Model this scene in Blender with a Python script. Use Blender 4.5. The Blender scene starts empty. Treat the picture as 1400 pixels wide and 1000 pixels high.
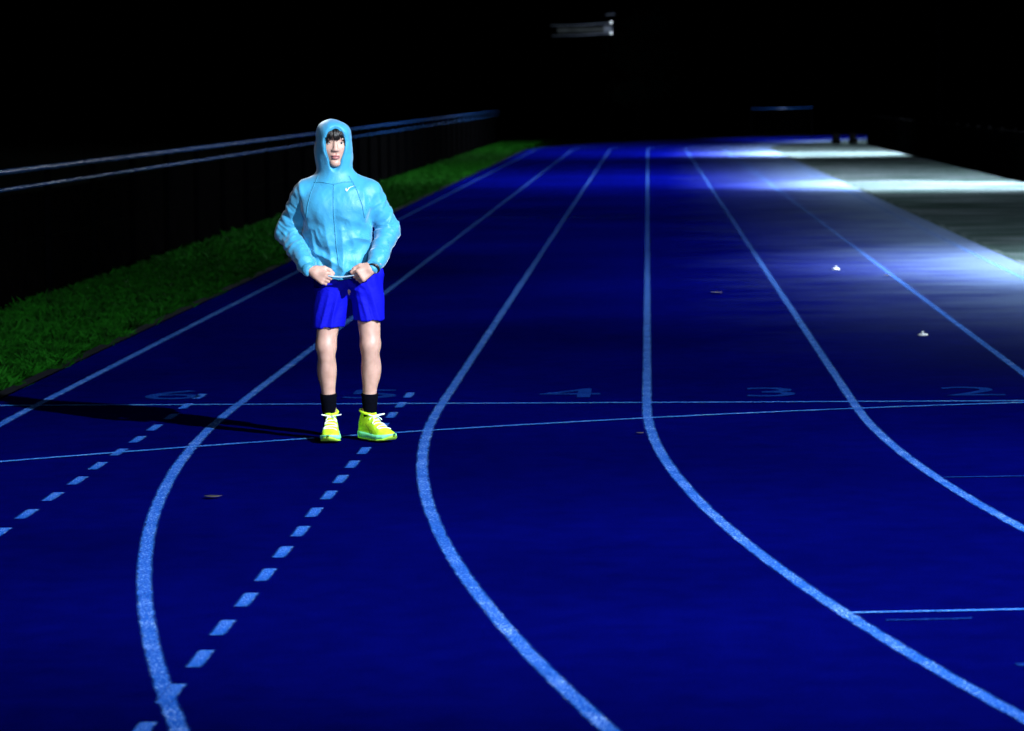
import bpy, bmesh, math, random
import numpy as np
from mathutils import Vector, Matrix, Euler
from mathutils.bvhtree import BVHTree

random.seed(7)
rng = np.random.default_rng(7)
scene = bpy.context.scene
col = scene.collection
R = math.radians

# ------------------------------------------------------------------ camera
PITCH, YAW, ROLL, CAM_H = 0.08478, 0.04298, -0.00881, 1.84
cam_data = bpy.data.cameras.new('camera')
cam = bpy.data.objects.new('camera', cam_data)
col.objects.link(cam)
cp, sp, cy, sy = math.cos(PITCH), math.sin(PITCH), math.cos(YAW), math.sin(YAW)
fwd = Vector((-sy * cp, cy * cp, -sp))
r0 = Vector((cy, sy, 0))
u0 = Vector((-sy * sp, cy * sp, cp))
cr, sr = math.cos(ROLL), math.sin(ROLL)
right = r0 * cr + u0 * sr
up = u0 * cr - r0 * sr
m = Matrix.Identity(4)
for i in range(3):
    m[i][0], m[i][1], m[i][2] = right[i], up[i], -fwd[i]
m[2][3] = CAM_H
cam.matrix_world = m
cam_data.sensor_width = 36
cam_data.lens = 36 * 4377 / 1400
cam_data.clip_start = 0.1
cam_data.clip_end = 3000
cam_data.dof.use_dof = True
cam_data.dof.focus_distance = 15.6
cam_data.dof.aperture_fstop = 4.5
scene.camera = cam

# ------------------------------------------------------------------ night sky
world = bpy.data.worlds.new('World')
scene.world = world
world.use_nodes = True
wn = world.node_tree.nodes
bg = wn['Background']
sky = wn.new('ShaderNodeTexSky')
sky.sky_type = 'NISHITA'
sky.sun_disc = False
sky.sun_elevation = R(-9)
sky.sun_rotation = R(60)
world.node_tree.links.new(sky.outputs[0], bg.inputs[0])
bg.inputs[1].default_value = 0.01

# ------------------------------------------------------------------ floodlight settings (the masts are built further down)
LAMP_COL = (0.80, 0.90, 1.0)
MAST_X = 8.8
# (y of mast, height, [(aim x, aim y, cone degrees, blend, watts)])
MASTS = [
    (-24.0, 9.0, [(-1.6, 16.6, 17, 1.0, 26000)]),  # unseen mast added as frontal fill light on the runner
    (5.9, 8.4, [(-1.1, 15.6, 62, 1.0, 33000)]),
    (33.0, 9.0, [(6.8, 33.5, 64, 1.0, 80000), (5.2, 31.0, 78, 1.0, 24000), (-1.0, 50.0, 118, 1.0, 17000)]),
    (65.0, 9.0, [(6.0, 63.0, 56, 1.0, 150000), (4.0, 71.0, 112, 1.0, 48000), (-4.0, 60.0, 122, 1.0, 20000)]),
    (97.5, 9.0, [(5.2, 95.0, 56, 1.0, 160000), (0.0, 101.0, 132, 1.0, 44000), (6.5, 121.0, 20, 1.0, 300000)]),
]

vs = scene.view_settings
vs.view_transform = 'Standard'
vs.look = 'None'
vs.gamma = 1
vs.exposure = 0
vs.use_curve_mapping = False
scene.cycles.use_denoising = True
scene.cycles.max_bounces = 5
scene.cycles.sample_clamp_indirect = 4


# ------------------------------------------------------------------ helpers
def link(o, parent=None):
    col.objects.link(o)
    if parent is not None:
        o.parent = parent
    return o


def empty(name, loc=(0, 0, 0), rotz=0, parent=None):
    o = bpy.data.objects.new(name, None)
    o.location = loc
    o.rotation_euler = (0, 0, rotz)
    return link(o, parent)


def tag(o, label=None, cat=None, group=None, kind=None):
    if label: o['label'] = label
    if cat: o['category'] = cat
    if group: o['group'] = group
    if kind: o['kind'] = kind
    return o


def mesh_obj(name, verts, faces, mat, parent=None, smooth=False, mats=None, mat_idx=None):
    me = bpy.data.meshes.new(name)
    me.from_pydata([tuple(v) for v in verts], [], [tuple(f) for f in faces])
    for mm in (mats or [mat]):
        me.materials.append(mm)
    if mat_idx is not None:
        me.polygons.foreach_set('material_index', np.asarray(mat_idx, dtype=np.int32))
    if smooth:
        me.polygons.foreach_set('use_smooth', np.ones(len(me.polygons), dtype=bool))
    me.update()
    return link(bpy.data.objects.new(name, me), parent)


def bm_obj(name, bm, mat, parent=None, smooth=False):
    me = bpy.data.meshes.new(name)
    bmesh.ops.recalc_face_normals(bm, faces=bm.faces[:])
    bm.to_mesh(me)
    bm.free()
    me.materials.append(mat)
    if smooth:
        for p in me.polygons:
            p.use_smooth = True
    return link(bpy.data.objects.new(name, me), parent)


def add_box(bm, lo, hi, bevel=0.0, mtx=None):
    r = bmesh.ops.create_cube(bm, size=1)
    vsx = r['verts']
    for v in vsx:
        v.co = Vector([lo[i] + (v.co[i] + .5) * (hi[i] - lo[i]) for i in range(3)])
    if bevel:
        es = list({e for v in vsx for e in v.link_edges})
        q = bmesh.ops.bevel(bm, geom=es, offset=bevel, segments=2, affect='EDGES', profile=.5)
        vsx = list({v for f in q['faces'] for v in f.verts} | {v for v in vsx if v.is_valid})
    if mtx is not None:
        for v in vsx:
            v.co = mtx @ v.co
    return vsx


def add_tube(bm, pts, radii, seg=10, cap=True, flat=1.0):
    """tube through points; radii scalar or list"""
    pts = [Vector(p) for p in pts]
    n = len(pts)
    if not hasattr(radii, '__len__'):
        radii = [radii] * n
    rings = []
    ref = None
    for i, p in enumerate(pts):
        t = (pts[min(i + 1, n - 1)] - pts[max(i - 1, 0)]).normalized()
        if ref is None:
            ref = Vector((0, 0, 1)) if abs(t.z) < .9 else Vector((0, 1, 0))
        a = (ref - t * ref.dot(t)).normalized()
        ref = a
        b = t.cross(a)
        rings.append([bm.verts.new(p + (a * math.cos(k * 2 * math.pi / seg) * flat + b * math.sin(k * 2 * math.pi / seg)) * radii[i]) for k in range(seg)])
    for i in range(n - 1):
        for k in range(seg):
            bm.faces.new((rings[i][k], rings[i][(k + 1) % seg], rings[i + 1][(k + 1) % seg], rings[i + 1][k]))
    if cap:
        bm.faces.new(rings[0][::-1])
        bm.faces.new(rings[-1])


def tube_obj(name, pts, radii, mat, parent=None, seg=10, flat=1.0):
    bm = bmesh.new()
    add_tube(bm, pts, radii, seg, flat=flat)
    return bm_obj(name, bm, mat, parent, True)


# ------------------------------------------------------------------ materials
def new_mat(name):
    mt = bpy.data.materials.new(name)
    mt.use_nodes = True
    nt = mt.node_tree
    return mt, nt, nt.nodes['Principled BSDF']


def plain(name, c, rough=.6, metal=0, spec=.5, var=0.0, scale=20, bump=0, bscale=200, sheen=0):
    mt, nt, b = new_mat(name)
    b.inputs['Base Color'].default_value = (*c, 1)
    b.inputs['Roughness'].default_value = rough
    b.inputs['Metallic'].default_value = metal
    b.inputs['Specular IOR Level'].default_value = spec
    if sheen:
        b.inputs['Sheen Weight'].default_value = sheen
    tc = nt.nodes.new('ShaderNodeTexCoord')
    if var:
        n = nt.nodes.new('ShaderNodeTexNoise')
        n.inputs['Scale'].default_value = scale
        n.inputs['Detail'].default_value = 5
        nt.links.new(tc.outputs['Object'], n.inputs['Vector'])
        rp = nt.nodes.new('ShaderNodeValToRGB')
        rp.color_ramp.elements[0].position = .3
        rp.color_ramp.elements[1].position = .7
        rp.color_ramp.elements[0].color = (*[x * (1 - var) for x in c], 1)
        rp.color_ramp.elements[1].color = (*[min(1, x * (1 + var)) for x in c], 1)
        nt.links.new(n.outputs['Fac'], rp.inputs[0])
        nt.links.new(rp.outputs[0], b.inputs['Base Color'])
    if bump:
        n2 = nt.nodes.new('ShaderNodeTexNoise')
        n2.inputs['Scale'].default_value = bscale
        n2.inputs['Detail'].default_value = 4
        nt.links.new(tc.outputs['Object'], n2.inputs['Vector'])
        bp = nt.nodes.new('ShaderNodeBump')
        bp.inputs['Strength'].default_value = bump
        bp.inputs['Distance'].default_value = .004
        nt.links.new(n2.outputs['Fac'], bp.inputs['Height'])
        nt.links.new(bp.outputs[0], b.inputs['Normal'])
    return mt


def emit(name, c, s):
    mt, nt, b = new_mat(name)
    b.inputs['Base Color'].default_value = (.8, .8, .8, 1)
    b.inputs['Emission Color'].default_value = (*c, 1)
    b.inputs['Emission Strength'].default_value = s
    return mt


X0, LW, YT, R3, SLEN = -0.015, 1.22, 18.73, 36.87, 84.39
CX = X0 + 3 * LW + R3
YF = YT + SLEN
TRACK_C = (0.0003, 0.0008, 0.056)
PAINT_C = (0.012, 0.082, 0.40)


def track_mat():
    mt, nt, b = new_mat('blue_rubber')
    N = nt.nodes.new
    L = nt.links.new
    tc = N('ShaderNodeTexCoord')
    big = N('ShaderNodeTexNoise'); big.inputs['Scale'].default_value = .35; big.inputs['Detail'].default_value = 6
    mid = N('ShaderNodeTexNoise'); mid.inputs['Scale'].default_value = 6; mid.inputs['Detail'].default_value = 6
    gr = N('ShaderNodeTexVoronoi'); gr.inputs['Scale'].default_value = 190
    sp_ = N('ShaderNodeTexNoise'); sp_.inputs['Scale'].default_value = 320; sp_.inputs['Detail'].default_value = 2
    for n in (big, mid, gr, sp_):
        L(tc.outputs['Object'], n.inputs['Vector'])
    r1 = N('ShaderNodeMapRange'); r1.inputs[1].default_value = .3; r1.inputs[2].default_value = .7; r1.inputs[3].default_value = .72; r1.inputs[4].default_value = 1.25
    L(big.outputs['Fac'], r1.inputs[0])
    r2 = N('ShaderNodeMapRange'); r2.inputs[1].default_value = .3; r2.inputs[2].default_value = .7; r2.inputs[3].default_value = .85; r2.inputs[4].default_value = 1.15
    L(mid.outputs['Fac'], r2.inputs[0])
    r3 = N('ShaderNodeMapRange'); r3.inputs[1].default_value = .25; r3.inputs[2].default_value = .75; r3.inputs[3].default_value = .35; r3.inputs[4].default_value = 1.7
    L(sp_.outputs['Fac'], r3.inputs[0])
    m1 = N('ShaderNodeMath'); m1.operation = 'MULTIPLY'; L(r1.outputs[0], m1.inputs[0]); L(r2.outputs[0], m1.inputs[1])
    m2 = N('ShaderNodeMath'); m2.operation = 'MULTIPLY'; L(m1.outputs[0], m2.inputs[0]); L(r3.outputs[0], m2.inputs[1])
    vm = N('ShaderNodeVectorMath'); vm.operation = 'SCALE'
    vm.inputs[0].default_value = TRACK_C
    L(m2.outputs[0], vm.inputs['Scale'])
    # pale spill of lamp light painted into the colour of the inner lanes (distance from the inner edge follows the oval)
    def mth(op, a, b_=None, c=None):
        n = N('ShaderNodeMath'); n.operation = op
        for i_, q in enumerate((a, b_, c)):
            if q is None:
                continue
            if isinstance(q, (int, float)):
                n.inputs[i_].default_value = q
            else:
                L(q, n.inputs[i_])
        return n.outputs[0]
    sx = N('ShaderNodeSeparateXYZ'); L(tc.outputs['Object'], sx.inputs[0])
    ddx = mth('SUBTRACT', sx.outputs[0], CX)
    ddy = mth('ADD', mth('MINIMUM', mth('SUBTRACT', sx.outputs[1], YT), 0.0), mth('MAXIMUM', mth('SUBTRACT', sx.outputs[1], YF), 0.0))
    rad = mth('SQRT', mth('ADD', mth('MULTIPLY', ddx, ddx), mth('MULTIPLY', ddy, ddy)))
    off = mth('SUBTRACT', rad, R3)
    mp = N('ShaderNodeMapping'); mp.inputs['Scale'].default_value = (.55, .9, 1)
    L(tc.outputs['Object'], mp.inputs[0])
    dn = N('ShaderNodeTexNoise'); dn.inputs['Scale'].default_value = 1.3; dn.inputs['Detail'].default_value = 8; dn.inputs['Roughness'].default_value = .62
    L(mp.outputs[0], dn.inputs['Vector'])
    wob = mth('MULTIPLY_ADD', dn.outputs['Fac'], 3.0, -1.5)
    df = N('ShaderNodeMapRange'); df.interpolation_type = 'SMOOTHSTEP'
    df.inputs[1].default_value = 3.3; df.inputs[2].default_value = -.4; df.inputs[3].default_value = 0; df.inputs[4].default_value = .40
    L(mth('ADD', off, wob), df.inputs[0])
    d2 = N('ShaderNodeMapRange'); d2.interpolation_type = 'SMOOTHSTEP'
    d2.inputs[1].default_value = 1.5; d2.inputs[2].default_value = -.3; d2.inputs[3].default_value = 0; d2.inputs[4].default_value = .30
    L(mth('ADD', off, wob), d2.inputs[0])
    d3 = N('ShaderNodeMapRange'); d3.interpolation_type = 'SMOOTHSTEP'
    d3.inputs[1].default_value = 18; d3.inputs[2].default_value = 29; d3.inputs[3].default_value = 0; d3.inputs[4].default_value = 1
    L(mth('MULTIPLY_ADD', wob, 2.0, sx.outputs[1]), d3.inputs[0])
    lamp_spill = mth('MULTIPLY', mth('ADD', df.outputs[0], d2.outputs[0]), d3.outputs[0])
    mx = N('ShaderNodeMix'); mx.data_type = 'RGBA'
    L(lamp_spill, mx.inputs['Factor']); L(vm.outputs[0], mx.inputs['A']); mx.inputs['B'].default_value = (.055, .082, .125, 1)
    L(mx.outputs['Result'], b.inputs['Base Color'])
    b.inputs['Roughness'].default_value = .8
    b.inputs['Specular IOR Level'].default_value = 0
    bp = N('ShaderNodeBump'); bp.inputs['Strength'].default_value = .5; bp.inputs['Distance'].default_value = .003
    L(gr.outputs['Distance'], bp.inputs['Height'])
    L(bp.outputs[0], b.inputs['Normal'])
    return mt


def paint_mat(name, c, white, wear=.44):
    """line paint on rubber granules: pale specks where the paint sits on top of a granule, rubber where it is worn through"""
    mt, nt, b = new_mat(name)
    N = nt.nodes.new
    L = nt.links.new
    tc = N('ShaderNodeTexCoord')
    n1 = N('ShaderNodeTexNoise'); n1.inputs['Scale'].default_value = 95; n1.inputs['Detail'].default_value = 5; n1.inputs['Roughness'].default_value = .7
    n2 = N('ShaderNodeTexNoise'); n2.inputs['Scale'].default_value = 5; n2.inputs['Detail'].default_value = 3
    v1 = N('ShaderNodeTexVoronoi'); v1.inputs['Scale'].default_value = 150
    for n in (n1, n2, v1):
        L(tc.outputs['Object'], n.inputs['Vector'])
    rp = N('ShaderNodeValToRGB')
    e = rp.color_ramp.elements
    e[0].position = wear - .12; e[0].color = (TRACK_C[0] * 2, TRACK_C[1] * 4, TRACK_C[2] * 1.3, 1)
    e[1].position = .665; e[1].color = (*white, 1)
    q = e.new(wear); q.color = (*[x * .8 for x in c], 1)
    q = e.new(.57); q.color = (*[x * 1.15 for x in c], 1)
    ad = N('ShaderNodeMath'); ad.operation = 'MULTIPLY_ADD'; ad.inputs[1].default_value = .22; 
    sb = N('ShaderNodeMath'); sb.operation = 'SUBTRACT'; sb.inputs[1].default_value = .11
    L(n2.outputs['Fac'], ad.inputs[0]); L(n1.outputs['Fac'], ad.inputs[2]); L(ad.outputs[0], sb.inputs[0])
    L(sb.outputs[0], rp.inputs[0])
    # the paint grows thinner and paler with distance up the straight
    sx = N('ShaderNodeSeparateXYZ'); L(tc.outputs['Object'], sx.inputs[0])
    wr = N('ShaderNodeMapRange'); wr.inputs[1].default_value = 15; wr.inputs[2].default_value = 38; wr.inputs[3].default_value = 0; wr.inputs[4].default_value = .80
    L(sx.outputs[1], wr.inputs[0])
    mx = N('ShaderNodeMix'); mx.data_type = 'RGBA'
    L(wr.outputs[0], mx.inputs['Factor']); L(rp.outputs[0], mx.inputs['A']); mx.inputs['B'].default_value = (.05, .14, .42, 1)
    L(mx.outputs['Result'], b.inputs['Base Color'])
    # the paint frays into the granules along both edges and is rubbed off in places
    uvn = N('ShaderNodeUVMap'); suv = N('ShaderNodeSeparateXYZ'); L(uvn.outputs[0], suv.inputs[0])

    def mth(op, a, b_=None, c=None):
        n = N('ShaderNodeMath'); n.operation = op
        for i_, q in enumerate((a, b_, c)):
            if q is None:
                continue
            if isinstance(q, (int, float)):
                n.inputs[i_].default_value = q
            else:
                L(q, n.inputs[i_])
        return n.outputs[0]
    a_ = mth('SUBTRACT', 1.0, mth('ABSOLUTE', mth('MULTIPLY_ADD', suv.outputs[0], 2.0, -1.0)))
    n3 = N('ShaderNodeTexNoise'); n3.inputs['Scale'].default_value = 130; n3.inputs['Detail'].default_value = 3
    n4 = N('ShaderNodeTexNoise'); n4.inputs['Scale'].default_value = 9; n4.inputs['Detail'].default_value = 5
    L(tc.outputs['Object'], n3.inputs['Vector']); L(tc.outputs['Object'], n4.inputs['Vector'])
    cov = mth('ADD', mth('MULTIPLY', a_, 2.2), mth('ADD', mth('MULTIPLY_ADD', n3.outputs['Fac'], 2.2, -1.1), mth('MULTIPLY_ADD', n4.outputs['Fac'], 1.2, -.6)))
    cr_ = N('ShaderNodeMapRange'); cr_.interpolation_type = 'SMOOTHSTEP'; cr_.inputs[1].default_value = .25; cr_.inputs[2].default_value = .95
    L(cov, cr_.inputs[0])
    tr = N('ShaderNodeBsdfTransparent'); ms = N('ShaderNodeMixShader')
    out = nt.nodes['Material Output']
    kept = mth('MULTIPLY', cr_.outputs[0], mth('SUBTRACT', 1.0, wr.outputs[0]))
    L(kept, ms.inputs[0]); L(tr.outputs[0], ms.inputs[1]); L(b.outputs[0], ms.inputs[2]); L(ms.outputs[0], out.inputs['Surface'])
    b.inputs['Roughness'].default_value = .6
    b.inputs['Specular IOR Level'].default_value = 0
    bp = N('ShaderNodeBump'); bp.inputs['Strength'].default_value = .5; bp.inputs['Distance'].default_value = .003
    L(v1.outputs['Distance'], bp.inputs['Height'])
    L(bp.outputs[0], b.inputs['Normal'])
    return mt


def fabric(name, c, rough, crinkle, cscale, sheen=.0, weave=900, spec=.12, crease=0):
    mt, nt, b = new_mat(name)
    N = nt.nodes.new
    L = nt.links.new
    tc = N('ShaderNodeTexCoord')
    n1 = N('ShaderNodeTexNoise'); n1.inputs['Scale'].default_value = cscale; n1.inputs['Detail'].default_value = 6; n1.inputs['Distortion'].default_value = 1.2
    n2 = N('ShaderNodeTexNoise'); n2.inputs['Scale'].default_value = weave; n2.inputs['Detail'].default_value = 2
    n3 = N('ShaderNodeTexNoise'); n3.inputs['Scale'].default_value = 7; n3.inputs['Detail'].default_value = 4
    for n in (n1, n2, n3):
        L(tc.outputs['Object'], n.inputs['Vector'])
    ad = N('ShaderNodeMath'); ad.operation = 'MULTIPLY_ADD'; ad.inputs[1].default_value = .12
    L(n2.outputs['Fac'], ad.inputs[0]); L(n1.outputs['Fac'], ad.inputs[2])
    bp = N('ShaderNodeBump'); bp.inputs['Strength'].default_value = crinkle; bp.inputs['Distance'].default_value = .012
    L(ad.outputs[0], bp.inputs['Height']); L(bp.outputs[0], b.inputs['Normal'])
    if crease:
        mpp = N('ShaderNodeMapping'); mpp.inputs['Scale'].default_value = (1.25, 1, .75); mpp.inputs['Rotation'].default_value = (.2, .5, .3)
        L(tc.outputs['Object'], mpp.inputs[0])
        rn = N('ShaderNodeTexNoise'); rn.noise_type = 'RIDGED_MULTIFRACTAL'
        rn.inputs['Scale'].default_value = 11; rn.inputs['Detail'].default_value = 3; rn.inputs['Distortion'].default_value = .6
        L(mpp.outputs[0], rn.inputs['Vector'])
        b2 = N('ShaderNodeBump'); b2.inputs['Strength'].default_value = crease; b2.inputs['Distance'].default_value = .02
        L(rn.outputs['Fac'], b2.inputs['Height']); L(b2.outputs[0], bp.inputs['Normal'])
    rp = N('ShaderNodeValToRGB')
    rp.color_ramp.elements[0].position = .3; rp.color_ramp.elements[1].position = .7
    rp.color_ramp.elements[0].color = (*[x * .88 for x in c], 1)
    rp.color_ramp.elements[1].color = (*[min(1, x * 1.1) for x in c], 1)
    L(n3.outputs['Fac'], rp.inputs[0]); L(rp.outputs[0], b.inputs['Base Color'])
    b.inputs['Roughness'].default_value = rough
    b.inputs['Specular IOR Level'].default_value = spec
    b.inputs['Sheen Weight'].default_value = sheen
    b.inputs['Sheen Roughness'].default_value = .4
    return mt


def skin_mat():
    mt, nt, b = new_mat('skin')
    N = nt.nodes.new
    L = nt.links.new
    tc = N('ShaderNodeTexCoord')
    n1 = N('ShaderNodeTexNoise'); n1.inputs['Scale'].default_value = 28; n1.inputs['Detail'].default_value = 6
    n2 = N('ShaderNodeTexNoise'); n2.inputs['Scale'].default_value = 500
    L(tc.outputs['Object'], n1.inputs['Vector']); L(tc.outputs['Object'], n2.inputs['Vector'])
    rp = N('ShaderNodeValToRGB')
    rp.color_ramp.elements[0].position = .3; rp.color_ramp.elements[1].position = .7
    rp.color_ramp.elements[0].color = (.40, .225, .175, 1)
    rp.color_ramp.elements[1].color = (.52, .315, .25, 1)
    L(n1.outputs['Fac'], rp.inputs[0]); L(rp.outputs[0], b.inputs['Base Color'])
    b.inputs['Roughness'].default_value = .5
    b.inputs['Subsurface Weight'].default_value = .15
    b.inputs['Subsurface Radius'].default_value = (.012, .005, .003)
    b.inputs['Subsurface Scale'].default_value = .5
    bp = N('ShaderNodeBump'); bp.inputs['Strength'].default_value = .15; bp.inputs['Distance'].default_value = .001
    L(n2.outputs['Fac'], bp.inputs['Height']); L(bp.outputs[0], b.inputs['Normal'])
    return mt


def turf_mat():
    """worn turf: thin grass with long pale scuffed patches of sand and dark bare ones"""
    mt, nt, b = new_mat('grey_green_turf')
    N = nt.nodes.new
    L = nt.links.new
    tc = N('ShaderNodeTexCoord')
    mp = N('ShaderNodeMapping'); mp.inputs['Scale'].default_value = (.30, .75, 1)
    L(tc.outputs['Object'], mp.inputs[0])
    n1 = N('ShaderNodeTexNoise'); n1.inputs['Scale'].default_value = 1.1; n1.inputs['Detail'].default_value = 9; n1.inputs['Roughness'].default_value = .68
    n2 = N('ShaderNodeTexNoise'); n2.inputs['Scale'].default_value = 45; n2.inputs['Detail'].default_value = 4
    L(mp.outputs[0], n1.inputs['Vector']); L(tc.outputs['Object'], n2.inputs['Vector'])
    rp = N('ShaderNodeValToRGB')
    e = rp.color_ramp.elements
    e[0].position = .33; e[0].color = (.008, .014, .0125, 1)
    e[1].position = .66; e[1].color = (.046, .056, .064, 1)
    q = e.new(.48); q.color = (.017, .026, .0255, 1)
    L(n1.outputs['Fac'], rp.inputs[0]); L(rp.outputs[0], b.inputs['Base Color'])
    b.inputs['Roughness'].default_value = .9
    b.inputs['Specular IOR Level'].default_value = 0
    bp = N('ShaderNodeBump'); bp.inputs['Strength'].default_value = .8; bp.inputs['Distance'].default_value = .02
    L(n2.outputs['Fac'], bp.inputs['Height']); L(bp.outputs[0], b.inputs['Normal'])
    return mt


M = {}
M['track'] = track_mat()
M['line'] = paint_mat('pale_blue_line_paint', PAINT_C, (.42, .60, .85))
M['thin_line'] = paint_mat('thin_line_paint', (.022, .125, .50), (.3, .5, .8), .40)
M['faded'] = paint_mat('faded_line_paint', (.003, .022, .15), (.02, .08, .30), .46)
M['turf'] = turf_mat()
M['soil'] = plain('dark_soil', (.0015, .0018, .0015), .95, spec=.0, var=.4, scale=2, bump=.6, bscale=30)
M['verge'] = plain('verge_soil', (.001, .008, .0008), .95, spec=.0, var=.5, scale=3, bump=.6, bscale=30)
M['kerb'] = plain('kerb_concrete', (.004, .0045, .008), .9, spec=.05, var=.3, scale=9, bump=.4, bscale=60)
M['board'] = plain('black_fence_board', (.0007, .0007, .0008), .95, spec=.0, var=.4, scale=5)
M['rail'] = plain('blue_grey_rail', (.003, .022, .085), .24, spec=.6, var=.1, scale=6)
M['dark_metal'] = plain('dark_metal', (.0005, .0005, .0006), .9, spec=.0, var=.3, scale=12)
M['post'] = plain('fence_post', (.0004, .0005, .0008), .8, spec=.0, var=.3, scale=14)
M['grey_panel'] = plain('grey_panel', (.07, .085, .085), .6, var=.5, scale=2)
M['white_metal'] = plain('white_metal', (.30, .35, .45), .4, var=.15, scale=9)
M['bark'] = plain('bark', (.002, .002, .0018), .9, spec=.0, var=.4, scale=14, bump=.8, bscale=40)
M['leaf'] = plain('leaf_green', (.008, .012, .010), .8, spec=.0, var=.5, scale=2)
M['dead_leaf'] = plain('dead_leaf', (.045, .036, .025), .7, var=.4, scale=60)
M['lamp_glow'] = emit('lamp_glow', (.75, .88, 1), 1.6)
M['flood_glow'] = emit('flood_glow', (.8, .9, 1), 20)
M['stud'] = plain('white_marker', (.8, .85, .9), .25, spec=.8, var=.1, scale=90)

# ------------------------------------------------------------------ the oval


def oval(off, n=96, nstraight=24):
    """closed oval at radius R3+off; runs down the near straight first (from far to near), then the near bend"""
    r = R3 + off
    pts = []
    for i in range(nstraight):
        pts.append((CX - r, YF + (YT - YF) * i / nstraight))
    for i in range(n):
        a = math.pi + math.pi * i / n
        pts.append((CX + r * math.cos(a), YT + r * math.sin(a)))
    for i in range(nstraight):
        pts.append((CX + r, YT + (YF - YT) * i / nstraight))
    for i in range(n):
        a = math.pi * i / n
        pts.append((CX + r * math.cos(a), YF + r * math.sin(a)))
    return pts


def set_uv(me, us):
    uv = me.uv_layers.new(name='UVMap')
    for p in me.polygons:
        for li, uu in zip(p.loop_indices, us):
            uv.data[li].uv = (uu, .5)


def ring(name, off_in, off_out, z, mat, parent=None, n=96, ns=24):
    a, b = oval(off_in, n, ns), oval(off_out, n, ns)
    k = len(a)
    v = [(x, y, z) for x, y in a] + [(x, y, z) for x, y in b]
    f = [(i, k + i, k + (i + 1) % k, (i + 1) % k) for i in range(k)]
    o = mesh_obj(name, v, f, mat, parent)
    set_uv(o.data, (0, 1, 1, 0))
    return o


def sheet(name, pts, z, mat, parent=None):
    return mesh_obj(name, [(x, y, z) for x, y in pts], [tuple(range(len(pts)))], mat, parent)


tag(sheet('ground', [(-900, -300), (900, -300), (900, 1500), (-900, 1500)], -.06, M['soil']), 'dark unlit ground stretching away round the track', kind='structure')
verge_pts = [(-5.62, -30), (-3.6, -30), (-3.6, YF + 30), (-5.62, YF + 30)]
tag(sheet('grass_verge', verge_pts, -.025, M['verge']), 'dark green grass verge along the outer edge of the track', kind='structure')
tag(sheet('infield', [(x, y) for x, y in oval(.05, 64, 2)], -.03, M['turf']), 'grey green worn turf inside the track', kind='structure')
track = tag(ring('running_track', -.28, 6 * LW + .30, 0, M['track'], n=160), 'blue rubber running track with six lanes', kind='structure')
ring('inner_kerb', -.36, -.29, .004, M['turf'], track)
ring('outer_kerb', 6 * LW + .31, 6 * LW + .40, .004, M['kerb'], track)
for k in range(7):
    c = k * LW
    ring('lane_line', c - .036, c + .036, .0015, M['line'], track, n=220)


def strip(name, pts, w, z, mat, parent=track):
    pts = [Vector((p[0], p[1], 0)) for p in pts]
    v = []
    for i, p in enumerate(pts):
        t = (pts[min(i + 1, len(pts) - 1)] - pts[max(i - 1, 0)]).normalized()
        nrm = Vector((-t.y, t.x, 0))
        v += [p + nrm * w / 2 + Vector((0, 0, z)), p - nrm * w / 2 + Vector((0, 0, z))]
    f = [(2 * i, 2 * i + 1, 2 * i + 3, 2 * i + 2) for i in range(len(pts) - 1)]
    o = mesh_obj(name, v, f, mat, parent)
    set_uv(o.data, (0, 1, 1, 0))
    return o


strip('start_line', [(-3.98, 18.96), (3.62, 18.96)], .062, .0035, M['thin_line'])
wx = [-3.29, -1.946, -1.385, -.02, 1.169, 2.164]
wy = [16.011, 16.952, 17.298, 18.022, 18.598, 18.80]
wp = np.polyfit(wx, wy, 2)
strip('curved_start_line', [(x, float(np.polyval(wp, x))) for x in np.linspace(-3.95, 2.5, 40)], .058, .0045, M['thin_line'])
# cross marks in the inner lanes of the bend
strip('lane_mark', [(.70, 11.235), (1.92, 11.37)], .035, .003, M['thin_line'])
strip('lane_mark', [(.82, 11.07), (1.12, 11.11)], .03, .003, M['faded'])
strip('lane_mark', [(1.40, 15.21), (2.62, 15.33)], .04, .003, M['faded'])
strip('lane_mark', [(1.17, 10.20), (1.40, 10.22)], .05, .003, M['faded'])
strip('lane_mark', [(-3.98, 47.5), (0.0, 47.5)], .06, .003, M['faded'])
# dashed straight lines
DASH_P = 0.612


def dash_mesh(w, l, mat):
    me = bpy.data.meshes.new('dash_mark')
    me.from_pydata([(-w / 2, 0, 0), (w / 2, 0, 0), (w / 2, l, 0), (-w / 2, l, 0)], [], [(0, 1, 2, 3)])
    me.materials.append(mat)
    set_uv(me, (0, 1, 1, 0))
    return me


dm = dash_mesh(.068, .31, M['line'])
for lx, y0, y1 in ((-1.478, 8.95, 19.9), (-2.755, 9.54, 19.9)):
    y = y0
    while y < y1:
        o = bpy.data.objects.new('dash_mark', dm)
        o.location = (lx + random.uniform(-.006, .006), y, .0027)
        link(o, track)
        y += DASH_P
# lane numbers
for i, ch in enumerate('654321'):
    fc = bpy.data.curves.new('lane_number', 'FONT')
    fc.body = ch
    fc.align_x = 'CENTER'
    fc.align_y = 'CENTER'
    fc.size = .82
    to = bpy.data.objects.new('tmp_text', fc)
    col.objects.link(to)
    dg = bpy.context.evaluated_depsgraph_get()
    me = bpy.data.meshes.new_from_object(to.evaluated_get(dg))
    bpy.data.objects.remove(to)
    me.materials.clear()
    me.materials.append(M['faded'])
    if me.uv_layers:
        me.uv_layers.remove(me.uv_layers[0])
    uv = me.uv_layers.new(name='UVMap')
    for q in uv.data:
        q.uv = (.5, .5)
    o = bpy.data.objects.new('lane_number', me)
    o.location = (-2.93 + 1.225 * i, 19.56, .0027)
    link(o, track)

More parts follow.
